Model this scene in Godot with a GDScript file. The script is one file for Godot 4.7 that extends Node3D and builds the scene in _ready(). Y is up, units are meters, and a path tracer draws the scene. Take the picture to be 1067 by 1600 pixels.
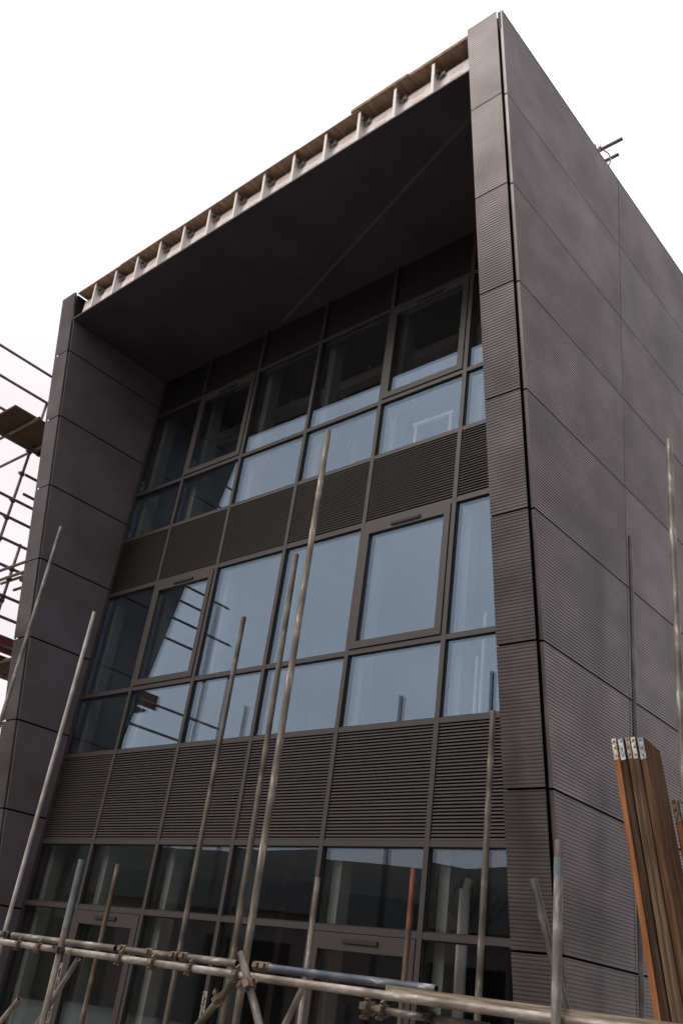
extends Node3D
# A dark metal clad three storey building with a leaning picture-frame front, scaffold tubes in front.
# x runs along the front to the right, y up, z towards the viewer; the right front corner stands at x = 0.

const J0 := 9.724          # height of the topmost cladding joint
const PITCH := 1.1         # cladding joint spacing
const ZG := -0.424         # face of the curtain wall
const XR := -0.369         # inner edge of the right pier
const XL := -7.717         # inner edge of the left pier
const XLL := -8.102        # outer edge of the left pier
const SOFFIT := 10.262
const MX: Array[float] = [-7.717, -6.529, -5.27, -4.018, -2.759, -1.511, -0.369]

var rng := RandomNumberGenerator.new()
var M := {}

func _ready() -> void:
	rng.seed = 7
	# ---------------------------------------------------------------- camera, sky, light
	var cam := Camera3D.new()
	cam.name = "camera"
	cam.fov = 59.243
	cam.near = 0.05
	cam.far = 600.0
	add_child(cam)
	cam.transform = Transform3D(Basis(Vector3(0.752, 0.1283, -0.6466), Vector3(0.2232, 0.8738, 0.4330), Vector3(0.6206, -0.4690, 0.6284)).orthonormalized(), Vector3(3.464, 1.578, 6.266))
	cam.current = true
	var env := Environment.new()
	env.background_mode = Environment.BG_SKY
	env.tonemap_mode = Environment.TONE_MAPPER_LINEAR
	env.tonemap_exposure = 1.0
	env.sdfgi_enabled = true
	env.ssao_enabled = true
	env.ssil_enabled = true
	var sky := Sky.new()
	var pano := PanoramaSkyMaterial.new()
	pano.panorama = overcast()
	sky.sky_material = pano
	env.sky = sky
	env.background_energy_multiplier = 1.0
	var we := WorldEnvironment.new()
	we.name = "world"
	we.environment = env
	add_child(we)
	var sun := DirectionalLight3D.new()
	sun.name = "sun"
	sun.light_energy = 0.5
	sun.light_angular_distance = 25.0
	sun.light_color = Color(1.0, 0.97, 0.93)
	sun.shadow_enabled = true
	add_child(sun)
	sun.look_at_from_position(Vector3(-3, 8.5, 9), Vector3.ZERO)
	materials()
	# ---------------------------------------------------------------- ground and surroundings
	setting()
	building()
	opposite_side()
	# ---------------------------------------------------------------- scaffolds, tubes, boards
	side_scaffold()
	front_tubes()
	boards()

# ------------------------------------------------------------------------------------ sky
func overcast() -> ImageTexture:
	var w := 512
	var h := 256
	var im := Image.create(w, h, false, Image.FORMAT_RGBF)
	var n := FastNoiseLite.new()
	n.seed = 11
	n.noise_type = FastNoiseLite.TYPE_SIMPLEX_SMOOTH
	n.frequency = 0.9
	n.fractal_octaves = 4
	for y in h:
		var el := (0.5 - (y + 0.5) / h) * PI
		for x in w:
			var az := (x + 0.5) / w * TAU
			var d := Vector3(cos(el) * sin(az), sin(el), cos(el) * cos(az))
			var p := Vector3(d.x, 0, d.z) / maxf(0.18 + maxf(d.y, 0.0), 0.05)
			var c := n.get_noise_3d(p.x * 2.4, p.z * 2.4, 3.0)
			var c2 := n.get_noise_3d(p.x * 1.5 + 9.0, p.z * 1.5, 8.0)
			var b := 0.985 + 0.85 * smoothstep(0.5, 1.0, d.y) + 0.12 * c
			im.set_pixel(x, y, Color(b * (1.02 + 0.05 * c2), b * (0.955 - 0.01 * c2), b * (0.985 - 0.03 * c2)))
	return ImageTexture.create_from_image(im)

# ------------------------------------------------------------------------------------ materials
func lin(r: float, g: float, b: float) -> Color:
	return Color(r, g, b).linear_to_srgb()

func noise_tex(a: Color, b: Color, freq: float, seed_: int, oct := 4, size := 256, c = null) -> NoiseTexture2D:
	var n := FastNoiseLite.new()
	n.seed = seed_
	n.frequency = freq
	n.fractal_octaves = oct
	var t := NoiseTexture2D.new()
	t.width = size
	t.height = size
	t.seamless = true
	t.noise = n
	var g := Gradient.new()
	g.set_color(0, a)
	g.set_color(1, b)
	if c != null:
		g.add_point(0.72, b)
		g.set_color(2, c)
		g.set_offset(2, 0.86)
	g.set_offset(0, 0.18)
	if c == null:
		g.set_offset(1, 0.82)
	t.color_ramp = g
	return t

func mat(called: String, col: Color, rough: float, metal := 0.0, spec := 0.5) -> StandardMaterial3D:
	var m := StandardMaterial3D.new()
	m.resource_name = called
	m.albedo_color = col
	m.roughness = rough
	m.metallic = metal
	m.metallic_specular = spec
	M[called] = m
	return m

func tex(m: StandardMaterial3D, t: Texture2D, scale: Vector3, tri := true, in_world := false) -> void:
	m.albedo_texture = t
	m.albedo_color = Color.WHITE
	m.uv1_triplanar = tri
	m.uv1_world_triplanar = in_world
	m.uv1_scale = scale

func materials() -> void:
	var m: StandardMaterial3D
	for k in 4:
		m = mat("cladding_%d" % k, Color.WHITE, 0.33, 0.55, 0.5)
		var f: float = [1.0, 0.92, 1.06, 0.87][k]
		tex(m, noise_tex(lin(0.096 * f, 0.085 * f, 0.088 * f), lin(0.156 * f, 0.139 * f, 0.143 * f), 0.011, 3 + k * 10, 5, 512), Vector3(0.22, 0.30, 0.22), true, true)
		m.roughness_texture = noise_tex(Color(0.72, 0.72, 0.72), Color(1, 1, 1), 0.008, 80 + k, 4, 256)
		m.roughness_texture_channel = BaseMaterial3D.TEXTURE_CHANNEL_RED
		m.roughness = 0.42
	m = mat("flat_panel", Color.WHITE, 0.5, 0.0, 0.5)
	tex(m, noise_tex(lin(0.100, 0.088, 0.097), lin(0.128, 0.114, 0.125), 0.012, 5, 5, 256), Vector3(0.4, 0.4, 0.4), true, true)
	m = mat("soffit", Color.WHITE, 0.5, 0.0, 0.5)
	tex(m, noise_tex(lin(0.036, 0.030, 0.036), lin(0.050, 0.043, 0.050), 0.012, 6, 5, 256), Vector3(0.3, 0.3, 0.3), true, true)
	mat("frame", lin(0.038, 0.031, 0.028), 0.48)
	mat("slat", lin(0.042, 0.033, 0.031), 0.5)
	mat("louvre_back", lin(0.02, 0.017, 0.017), 0.7)
	mat("gap", lin(0.008, 0.007, 0.008), 0.7, 0.0, 0.3)
	mat("dust", lin(0.085, 0.071, 0.08), 0.8)
	mat("head", lin(0.012, 0.010, 0.012), 0.35)
	mat("gasket", lin(0.01, 0.01, 0.01), 0.6)
	m = mat("glass", Color(1, 1, 1, 0.0), 0.0)
	m.transparency = BaseMaterial3D.TRANSPARENCY_ALPHA
	m = mat("coating", Color(lin(0.57, 0.745, 0.92), 0.185), 0.0, 1.0)
	m.transparency = BaseMaterial3D.TRANSPARENCY_ALPHA
	var wim := Image.create(4, 4, false, Image.FORMAT_RGB8)
	wim.fill(Color.WHITE)
	m.albedo_texture = ImageTexture.create_from_image(wim)
	var lower: StandardMaterial3D = m.duplicate()
	lower.albedo_color = Color(lin(0.62, 0.76, 0.90), 0.09)
	M["clear_glass"] = lower
	mat("block_pier", lin(0.155, 0.172, 0.148), 0.9)
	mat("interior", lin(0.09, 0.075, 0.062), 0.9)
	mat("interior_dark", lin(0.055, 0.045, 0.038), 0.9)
	mat("concrete", lin(0.26, 0.25, 0.23), 0.9)
	m = mat("plywood", Color.WHITE, 0.8)
	tex(m, noise_tex(lin(0.20, 0.135, 0.088), lin(0.36, 0.25, 0.165), 0.02, 21, 4, 256), Vector3(2.0, 2.0, 0.5), true, true)
	mat("galvanised", lin(0.80, 0.76, 0.73), 0.5, 0.0)
	mat("bracket", lin(0.16, 0.15, 0.14), 0.5, 0.5)
	m = mat("insulation", Color.WHITE, 0.8)
	m.albedo_texture = insulation_print()
	m = mat("ground", Color.WHITE, 0.95)
	tex(m, noise_tex(lin(0.17, 0.155, 0.135), lin(0.33, 0.30, 0.265), 0.03, 31, 5, 512), Vector3(0.25, 0.25, 0.25), true, true)
	mat("road", lin(0.055, 0.054, 0.053), 0.9)
	# scaffold tube finishes
	tube_mat("tube_grey", lin(0.11, 0.102, 0.095), lin(0.22, 0.21, 0.20), lin(0.36, 0.345, 0.32), 41)
	tube_mat("tube_darkgrey", lin(0.075, 0.07, 0.068), lin(0.13, 0.125, 0.12), lin(0.2, 0.19, 0.18), 40)  # darker grey finish of the slim tube by the side wall
	tube_mat("tube_bright", lin(0.13, 0.105, 0.08), lin(0.32, 0.29, 0.255), lin(0.55, 0.52, 0.47), 42)
	tube_mat("tube_silver", lin(0.30, 0.28, 0.265), lin(0.48, 0.46, 0.44), lin(0.62, 0.60, 0.58), 39)
	tube_mat("tube_olive", lin(0.06, 0.053, 0.043), lin(0.135, 0.12, 0.097), lin(0.25, 0.23, 0.195), 43)
	tube_mat("tube_pale", lin(0.098, 0.088, 0.072), lin(0.225, 0.205, 0.172), lin(0.55, 0.52, 0.46), 44)
	tube_mat("tube_dark", lin(0.03, 0.035, 0.032), lin(0.075, 0.078, 0.068), lin(0.16, 0.15, 0.13), 45)
	tube_mat("tube_brown", lin(0.07, 0.05, 0.036), lin(0.16, 0.115, 0.08), lin(0.26, 0.20, 0.15), 46)
	tube_mat("tube_orange", lin(0.12, 0.045, 0.026), lin(0.21, 0.078, 0.042), lin(0.24, 0.13, 0.085), 47)
	tube_mat("tube_blue", lin(0.05, 0.062, 0.085), lin(0.13, 0.145, 0.165), lin(0.46, 0.44, 0.40), 48)
	tube_mat("tube_bluegrey", lin(0.09, 0.11, 0.125), lin(0.19, 0.21, 0.225), lin(0.33, 0.33, 0.32), 49)
	tube_mat("tube_far", lin(0.12, 0.098, 0.096), lin(0.21, 0.185, 0.18), lin(0.32, 0.29, 0.28), 50)
	tube_mat("coupler", lin(0.075, 0.055, 0.038), lin(0.20, 0.15, 0.105), lin(0.34, 0.28, 0.20), 51)
	tube_mat("coupler_dark", lin(0.03, 0.028, 0.026), lin(0.07, 0.062, 0.056), lin(0.15, 0.13, 0.11), 52)
	mat("tape_blue", lin(0.12, 0.155, 0.17), 0.6)
	# boards
	wood_mat("wood_orange", lin(0.17, 0.07, 0.030), lin(0.31, 0.138, 0.066), 61)
	wood_mat("wood_dark", lin(0.028, 0.018, 0.012), lin(0.066, 0.044, 0.031), 62)
	wood_mat("wood_brown", lin(0.052, 0.029, 0.017), lin(0.118, 0.070, 0.042), 63)
	wood_mat("wood_mid", lin(0.065, 0.043, 0.027), lin(0.145, 0.10, 0.066), 64)
	wood_mat("wood_grey", lin(0.15, 0.125, 0.095), lin(0.34, 0.295, 0.23), 65)
	M.wood_grey.uv1_scale = Vector3(0.4, 8, 8)
	wood_mat("wood_under", lin(0.06, 0.042, 0.032), lin(0.12, 0.085, 0.062), 66)
	m = mat("band_pale", Color.WHITE, 0.45, 0.5)
	tex(m, noise_tex(lin(0.14, 0.12, 0.10), lin(0.46, 0.43, 0.39), 0.05, 71, 4, 128), Vector3(4, 4, 4))
	m = mat("band_blue", Color.WHITE, 0.45, 0.4)
	tex(m, noise_tex(lin(0.10, 0.13, 0.16), lin(0.36, 0.37, 0.38), 0.05, 72, 4, 128), Vector3(4, 4, 4))
	m = mat("band_rust", Color.WHITE, 0.6, 0.3)
	tex(m, noise_tex(lin(0.10, 0.075, 0.055), lin(0.36, 0.31, 0.25), 0.05, 73, 4, 128), Vector3(4, 4, 4))
	m = mat("band_slate", Color.WHITE, 0.5, 0.4)
	tex(m, noise_tex(lin(0.09, 0.105, 0.125), lin(0.26, 0.27, 0.28), 0.05, 74, 4, 128), Vector3(4, 4, 4))
	mat("nail", lin(0.04, 0.03, 0.025), 0.6, 0.4)
	mat("white_plastic", lin(0.62, 0.64, 0.58), 0.55)
	mat("red_board", lin(0.16, 0.035, 0.03), 0.7)
	mat("brick_far", lin(0.13, 0.10, 0.088), 0.9)
	mat("hill", lin(0.045, 0.042, 0.036), 0.95)
	mat("bark", lin(0.06, 0.05, 0.042), 0.95)

func tube_mat(called: String, a: Color, b: Color, c: Color, s: int) -> void:
	var m := mat(called, Color.WHITE, 0.55, 0.25)
	tex(m, noise_tex(a, b, 0.018, s, 5, 256, c), Vector3(3.0, 0.8, 3.0))
	m.roughness = 0.5

func wood_mat(called: String, a: Color, b: Color, s: int) -> void:
	var m := mat(called, Color.WHITE, 0.9, 0.0, 0.15)
	tex(m, noise_tex(a, b, 0.02, s, 5, 256), Vector3(7.0, 0.35, 7.0))

func insulation_print() -> ImageTexture:
	# white faced board with rows of faint red print and grey scuffs
	var im := Image.create(256, 128, false, Image.FORMAT_RGB8)
	im.fill(Color(0.95, 0.93, 0.92))
	var r := RandomNumberGenerator.new()
	r.seed = 5
	for k in 260:
		var g := r.randf_range(0.80, 0.95)
		im.fill_rect(Rect2i(r.randi_range(0, 250), r.randi_range(0, 126), r.randi_range(2, 22), 1), Color(g, g * 0.98, g * 0.96))
	for row in 3:
		var x := 90
		while x < 170:
			var w := r.randi_range(3, 8)
			var y0 := 22 + row * 30
			im.fill_rect(Rect2i(x, y0, 2, 16), Color(0.80, 0.50, 0.42))
			im.fill_rect(Rect2i(x, y0 + r.randi_range(0, 12), w, 3), Color(0.80, 0.50, 0.42))
			x += w + 3
	return ImageTexture.create_from_image(im)

# ------------------------------------------------------------------------------------ node helpers
func numbered(called: String) -> String:
	if not has_node(NodePath(called)):
		return called
	var k := 1
	while has_node(NodePath("%s_%03d" % [called, k])):
		k += 1
	return "%s_%03d" % [called, k]

func thing(called: String, label: String, category: String, at := Vector3.ZERO, group := "") -> Node3D:
	var o := Node3D.new()
	o.name = numbered(called)
	add_child(o)
	o.position = at
	tag(o, label, category, group)
	return o

func tag(o: Node, label: String, category: String, group := "") -> void:
	o.set_meta("label", label)
	o.set_meta("category", category)
	if group != "":
		o.set_meta("group", group)

var counts := {}
func part(called: String, mesh: Mesh, material: Material, parent: Node) -> MeshInstance3D:
	var o := MeshInstance3D.new()
	var key := "%d/%s" % [parent.get_instance_id(), called]
	var k: int = counts.get(key, 0)
	counts[key] = k + 1
	if parent == self:
		o.name = numbered(called)
	else:
		o.name = called if k == 0 else "%s_%03d" % [called, k]
	o.mesh = mesh
	o.material_override = material
	o.cast_shadow = GeometryInstance3D.SHADOW_CASTING_SETTING_ON
	parent.add_child(o, true)
	return o

func structure(called: String, mesh: Mesh, material: Material) -> MeshInstance3D:
	var o := part(called, mesh, material, self)
	o.set_meta("kind", "structure")
	return o

# ------------------------------------------------------------------------------------ shape helpers
func begin() -> SurfaceTool:
	var st := SurfaceTool.new()
	st.begin(Mesh.PRIMITIVE_TRIANGLES)
	st.set_smooth_group(-1)
	return st

func finish(st: SurfaceTool) -> ArrayMesh:
	st.generate_normals()
	return st.commit()

# a quad a b c d whose outside is on the side of "out"
func quad(st: SurfaceTool, a: Vector3, b: Vector3, c: Vector3, d: Vector3, out: Vector3, uv := Rect2(0, 0, 1, 1)) -> void:
	var n := (b - a).cross(c - a) + (c - a).cross(d - a)
	var ua := uv.position
	var ub := uv.position + Vector2(uv.size.x, 0)
	var uc := uv.end
	var ud := uv.position + Vector2(0, uv.size.y)
	var order := [a, b, c, a, c, d]
	var uvs := [ua, ub, uc, ua, uc, ud]
	if n.dot(out) > 0:
		order = [a, c, b, a, d, c]
		uvs = [ua, uc, ub, ua, ud, uc]
	for k in 6:
		st.set_uv(uvs[k])
		st.add_vertex(order[k])

# eight corners: p[0..3] round one face, p[4..7] the facing ones in the same order
func hexa(st: SurfaceTool, p: Array) -> void:
	var c := Vector3.ZERO
	for v in p:
		c += v / 8.0
	for f in [[0, 1, 2, 3], [4, 5, 6, 7], [0, 1, 5, 4], [1, 2, 6, 5], [2, 3, 7, 6], [3, 0, 4, 7]]:
		var mid: Vector3 = (p[f[0]] + p[f[1]] + p[f[2]] + p[f[3]]) / 4.0
		var s := Vector2((p[f[1]] - p[f[0]]).length(), (p[f[3]] - p[f[0]]).length())
		quad(st, p[f[0]], p[f[1]], p[f[2]], p[f[3]], mid - c, Rect2(Vector2.ZERO, s))

func box_in(st: SurfaceTool, lo: Vector3, hi: Vector3) -> void:
	hexa(st, [Vector3(lo.x, lo.y, hi.z), Vector3(hi.x, lo.y, hi.z), Vector3(hi.x, hi.y, hi.z), Vector3(lo.x, hi.y, hi.z), Vector3(lo.x, lo.y, lo.z), Vector3(hi.x, lo.y, lo.z), Vector3(hi.x, hi.y, lo.z), Vector3(lo.x, hi.y, lo.z)])

func box(lo: Vector3, hi: Vector3) -> ArrayMesh:
	var st := begin()
	box_in(st, lo, hi)
	return finish(st)

func box_at(st: SurfaceTool, t: Transform3D, size: Vector3) -> void:
	var p := []
	for z in [0.5, -0.5]:
		for q in [[-0.5, -0.5], [0.5, -0.5], [0.5, 0.5], [-0.5, 0.5]]:
			p.append(t * (Vector3(q[0], q[1], z) * size))
	hexa(st, p)

# a block between two heights whose front follows zf(y) and whose back stands at zb
func slant(st: SurfaceTool, x0: float, x1: float, y0: float, y1: float, back: float, off: float) -> void:
	hexa(st, [Vector3(x0, y0, zf(y0) + off), Vector3(x1, y0, zf(y0) + off), Vector3(x1, y1, zf(y1) + off), Vector3(x0, y1, zf(y1) + off), Vector3(x0, y0, back), Vector3(x1, y0, back), Vector3(x1, y1, back), Vector3(x0, y1, back)])

func zf(y: float) -> float:
	return 0.1763 * (y - 2.024)

# hollow or solid round bar along +y from the origin
func tube_mesh(length: float, r := 0.02415, wall := 0.004, sides := 14) -> ArrayMesh:
	var st := SurfaceTool.new()
	st.begin(Mesh.PRIMITIVE_TRIANGLES)
	for s in sides:
		var a0 := TAU * s / sides
		var a1 := TAU * (s + 1) / sides
		var n0 := Vector3(cos(a0), 0, sin(a0))
		var n1 := Vector3(cos(a1), 0, sin(a1))
		var up := Vector3(0, length, 0)
		_tri_quad(st, n0 * r, n1 * r, n1 * r + up, n0 * r + up, n0, n1)
		var ri := r - wall
		_tri_quad(st, n1 * ri, n0 * ri, n0 * ri + up, n1 * ri + up, -n1, -n0)
		_tri_quad(st, n0 * r + up, n1 * r + up, n1 * ri + up, n0 * ri + up, Vector3.UP, Vector3.UP)
		_tri_quad(st, n1 * r, n0 * r, n0 * ri, n1 * ri, Vector3.DOWN, Vector3.DOWN)
	return st.commit()

func _tri_quad(st: SurfaceTool, a: Vector3, b: Vector3, c: Vector3, d: Vector3, na: Vector3, nb: Vector3) -> void:
	var out := na + nb
	var ps := [a, b, c, a, c, d]
	var ns := [na, nb, nb, na, nb, na]
	if (b - a).cross(c - a).dot(out) > 0:
		ps = [a, c, b, a, d, c]
		ns = [na, nb, nb, na, na, nb]
	for k in 6:
		st.set_normal(ns[k])
		st.add_vertex(ps[k])

func along(a: Vector3, b: Vector3) -> Transform3D:
	var y := (b - a).normalized()
	var x := y.cross(Vector3(0.31, 0.17, 0.93)).normalized()
	return Transform3D(Basis(x, y, x.cross(y)), a)

# ------------------------------------------------------------------------------------ cladding
# a sheet of fine horizontal ribs; place(u, y, off) puts a point, edges give u at a height
func ribbed(y0: float, y1: float, left: Callable, right: Callable, place: Callable, out: Vector3, right_return := true) -> ArrayMesh:
	var st := begin()
	var pitch := PITCH / 39.0
	var rows := []
	var y := y0
	var prof := [[0.0, 0.0], [0.14, 1.0], [0.60, 1.0], [0.74, 0.0]]
	var base := floorf(y0 / pitch) * pitch
	var k := 0
	while true:
		var done := false
		for p in prof:
			var yy: float = base + (k + p[0]) * pitch
			if yy <= y0 + 0.001:
				continue
			if yy >= y1 - 0.001:
				done = true
				break
			rows.append([yy, p[1] * 0.0048])
		if done:
			break
		k += 1
	rows.push_front([y0, rows[0][1]])
	rows.append([y1, rows[-1][1]])
	for r in rows.size() - 1:
		var a: Array = rows[r]
		var b: Array = rows[r + 1]
		var la: float = left.call(a[0])
		var lb: float = left.call(b[0])
		var ra: float = right.call(a[0])
		var rb: float = right.call(b[0])
		quad(st, place.call(la, a[0], a[1]), place.call(ra, a[0], a[1]), place.call(rb, b[0], b[1]), place.call(lb, b[0], b[1]), out)
		# folded side returns
		quad(st, place.call(la, a[0], a[1]), place.call(lb, b[0], b[1]), place.call(lb, b[0], -0.03), place.call(la, a[0], -0.03), place.call(la, a[0], 0.0) - place.call(ra, a[0], 0.0))
		if right_return:
			quad(st, place.call(ra, a[0], a[1]), place.call(rb, b[0], b[1]), place.call(rb, b[0], -0.03), place.call(ra, a[0], -0.03), place.call(ra, a[0], 0.0) - place.call(la, a[0], 0.0))
	return finish(st)

func clad() -> StandardMaterial3D:
	return M["cladding_%d" % [0, 0, 1, 2, 3, 1][rng.randi_range(0, 5)]]

func joints(top: float) -> Array:
	var out := []
	var g := 0.009
	out.append([J0 + g, top])
	for k in 9:
		var y1 := J0 - k * PITCH - g
		var y0 := J0 - (k + 1) * PITCH + g
		out.append([maxf(y0, 0.03), y1])
	return out

# ------------------------------------------------------------------------------------ the building
func building() -> void:
	var b := thing("office_building", "dark bronze three storey building with leaning box frame and glazed front", "building")
	# ribbed cladding on the two piers of the front
	for j in joints(10.832):
		part("cladding_panel", ribbed(j[0], j[1], func(_y): return XR, func(_y): return -0.006, func(u, y, o): return Vector3(u, y, zf(y) + o), Vector3(0, 0, 1), false), clad(), b)
	for j in joints(10.761):
		part("cladding_panel", ribbed(j[0], j[1], func(_y): return XLL, func(_y): return XL - 0.03, func(u, y, o): return Vector3(u, y, zf(y) + o), Vector3(0, 0, 1)), clad(), b)
	# ribbed cladding on the right side wall: a tapering first column, then full ones
	var seams := [-1.156, -3.86, -6.56, -9.26]
	for j in joints(10.832):
		part("cladding_panel", ribbed(j[0], j[1], func(_y): return -1.151, func(y): return zf(y) - 0.03, func(u, y, o): return Vector3(0.037 + o, y, u), Vector3(1, 0, 0)), clad(), b)
		for k in 3:
			var z1: float = seams[k] - 0.005
			var z0: float = seams[k + 1] + 0.005
			part("cladding_panel", ribbed(j[0], j[1], func(_y): return z0, func(_y): return z1, func(u, y, o): return Vector3(0.037 + o, y, u), Vector3(1, 0, 0)), clad(), b)
	# dark cores that close the joints behind the cladding
	var st := begin()
	slant(st, XR + 0.012, -0.03, 0.0, 10.80, -0.62, -0.05)
	part("pier_core", finish(st), M.gap, b)
	st = begin()
	slant(st, XLL + 0.004, XL - 0.03, 0.0, 10.74, -0.62, -0.05)
	part("pier_core", finish(st), M.gap, b)
	st = begin()
	hexa(st, [Vector3(-0.03, 0, zf(0) - 0.06), Vector3(0.0, 0, zf(0) - 0.06), Vector3(0.0, 10.806, zf(10.806) - 0.06), Vector3(-0.03, 10.806, zf(10.806) - 0.06), Vector3(-0.03, 0, -9.25), Vector3(0.0, 0, -9.25), Vector3(0.0, 10.806, -9.25), Vector3(-0.03, 10.806, -9.25)])
	part("side_wall", finish(st), M.gap, b)
	# dark strip that closes the corner channel at the top
	st = begin()
	hexa(st, [Vector3(-0.005, 10.60, zf(10.60) - 0.02), Vector3(0.0345, 10.60, zf(10.60) - 0.034), Vector3(0.0345, 10.825, zf(10.825) - 0.034), Vector3(-0.005, 10.825, zf(10.825) - 0.02), Vector3(-0.005, 10.60, 1.30), Vector3(0.0345, 10.60, 1.30), Vector3(0.0345, 10.825, 1.30), Vector3(-0.005, 10.825, 1.30)])
	part("corner_strip", finish(st), M.frame, b)
	# slim edge trim along the roof of the side wall
	st = begin()
	hexa(st, [Vector3(0.0005, 10.8325, zf(10.8) - 0.026), Vector3(0.045, 10.8325, zf(10.8) - 0.026), Vector3(0.045, 10.839, zf(10.8) - 0.026), Vector3(0.0005, 10.839, zf(10.8) - 0.026), Vector3(0.0005, 10.8325, -9.26), Vector3(0.045, 10.8325, -9.26), Vector3(0.045, 10.839, -9.26), Vector3(0.0005, 10.839, -9.26)])
	part("roof_trim", finish(st), M.frame, b)
	st = begin()
	hexa(st, [Vector3(XLL - 0.015, 0, zf(0) - 0.06), Vector3(XLL + 0.001, 0, zf(0) - 0.06), Vector3(XLL + 0.001, 10.74, zf(10.74) - 0.06), Vector3(XLL - 0.015, 10.74, zf(10.74) - 0.06), Vector3(XLL - 0.015, 0, -9.25), Vector3(XLL + 0.001, 0, -9.25), Vector3(XLL + 0.001, 10.74, -9.25), Vector3(XLL - 0.015, 10.74, -9.25)])
	part("side_wall", finish(st), M.flat_panel, b)
	part("rear_wall", box(Vector3(XLL, 0, -9.4), Vector3(0.03, 10.7, -9.27)), M.flat_panel, b)
	# flat lining panels of the left and right returns
	for side in [0, 1]:
		var x0: float = XL - 0.02 if side == 0 else XR
		for j in joints(SOFFIT - 0.004):
			var y0: float = j[0] + (0.002 if j[0] > 0.1 else 0.0)
			var y1: float = j[1] - 0.002
			st = begin()
			slant(st, x0, x0 + (0.02 if side == 0 else 0.008), maxf(y0, 0.42), y1, ZG + 0.004, -0.024)
			if y1 > 0.5:
				part("reveal_panel", finish(st), M.flat_panel, b)
	# soffit boards with thin joints
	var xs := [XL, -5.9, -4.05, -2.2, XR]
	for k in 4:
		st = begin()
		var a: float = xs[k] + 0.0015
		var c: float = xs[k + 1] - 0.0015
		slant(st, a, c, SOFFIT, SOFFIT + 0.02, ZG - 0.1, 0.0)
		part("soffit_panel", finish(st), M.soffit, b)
	# a wiped, slightly lighter streak on the soffit
	st = begin()
	var e := Vector3(0.007, 0, -0.018)
	var s0 := Vector3(-0.70, SOFFIT - 0.003, 0.96)
	var s1 := Vector3(-4.9, SOFFIT - 0.003, -0.38)
	hexa(st, [s0 + e, s1 + e, s1 - e, s0 - e, s0 + e + Vector3(0, 0.002, 0), s1 + e + Vector3(0, 0.002, 0), s1 - e + Vector3(0, 0.002, 0), s0 - e + Vector3(0, 0.002, 0)])
	part("dust_streak", finish(st), M.dust, b)
	fascia(b)
	curtain_wall(b)
	interior(b)

func fascia(b: Node3D) -> void:
	# open fascia under the roof edge: upright studs, brackets, printed boards behind, plywood deck above
	var zlow := 1.447
	var ztop := 1.478
	for k in 13:
		var x := -7.277 + 0.5345 * k
		var y0 := SOFFIT + 0.022
		var y1 := 10.754
		var st := begin()
		hexa(st, [Vector3(x - 0.019, y0, zlow), Vector3(x + 0.019, y0, zlow), Vector3(x + 0.019, y1, ztop), Vector3(x - 0.019, y1, ztop), Vector3(x - 0.019, y0, zlow - 0.008), Vector3(x + 0.019, y0, zlow - 0.008), Vector3(x + 0.019, y1, ztop - 0.008), Vector3(x - 0.019, y1, ztop - 0.008)])
		part("stud", finish(st), M.galvanised, b)
		st = begin()
		hexa(st, [Vector3(x - 0.019, y0, zlow - 0.010), Vector3(x - 0.013, y0, zlow - 0.010), Vector3(x - 0.013, y1, ztop - 0.010), Vector3(x - 0.019, y1, ztop - 0.010), Vector3(x - 0.019, y0, zlow - 0.085), Vector3(x - 0.013, y0, zlow - 0.085), Vector3(x - 0.013, y1, zlow - 0.085), Vector3(x - 0.019, y1, zlow - 0.085)])
		part("stud_web", finish(st), M.galvanised, b)
		st = begin()
		box_at(st, Transform3D(Basis(), Vector3(x + 0.06, 10.655, zlow - 0.075)), Vector3(0.075, 0.085, 0.012))
		box_at(st, Transform3D(Basis(Vector3.RIGHT, 0.6), Vector3(x + 0.02, 10.68, zlow - 0.055)), Vector3(0.03, 0.016, 0.07))
		box_at(st, Transform3D(Basis(Vector3.BACK, 0.5), Vector3(x + 0.045, 10.61, zlow - 0.065)), Vector3(0.09, 0.016, 0.02))
		part("bracket", finish(st), M.bracket, b)
	var x0 := XL
	for k in 14:
		var x1 := -7.277 + 0.5345 * k - 0.02 if k < 13 else XR
		var st := begin()
		var z := zlow - 0.095
		var yt := 10.685
		hexa(st, [Vector3(x0 + 0.004, SOFFIT + 0.022, z), Vector3(x1 - 0.004, SOFFIT + 0.022, z), Vector3(x1 - 0.004, yt, z), Vector3(x0 + 0.004, yt, z), Vector3(x0 + 0.004, SOFFIT + 0.022, z - 0.05), Vector3(x1 - 0.004, SOFFIT + 0.022, z - 0.05), Vector3(x1 - 0.004, yt, z - 0.05), Vector3(x0 + 0.004, yt, z - 0.05)])
		var o := part("insulation_board", uv_unit(finish(st)), M.insulation, b)
		o.position.y = rng.randf_range(-0.012, 0.0)
		x0 = x1
	# plywood sheets of uneven front edge
	var edges := [XL - 0.02, -6.62, -5.38, -4.16, -2.94, -1.93, -1.2, XR + 0.005]
	for k in 7:
		var z1: float = [1.500, 1.506, 1.498, 1.504, 1.500, 1.515, 1.500][k]
		var y0: float = [10.757, 10.760, 10.756, 10.758, 10.757, 10.782, 10.782][k]
		part("roof_sheet", box(Vector3(edges[k] + 0.002 - (0.12 if k == 5 else 0.0), y0, -2.6), Vector3(edges[k + 1] - 0.002, y0 + (0.022 if k < 5 else 0.05), z1)), M.plywood, b)
	part("void_shade", box(Vector3(XL, SOFFIT + 0.022, 1.17), Vector3(XR, 10.75, 1.25)), M.gap, b)  # near-black block stands in for the unlit void behind the boards
	part("roof_deck", box(Vector3(XLL + 0.02, 10.60, -9.26), Vector3(-0.035, 10.70, 0.5)), M.concrete, b)

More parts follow.
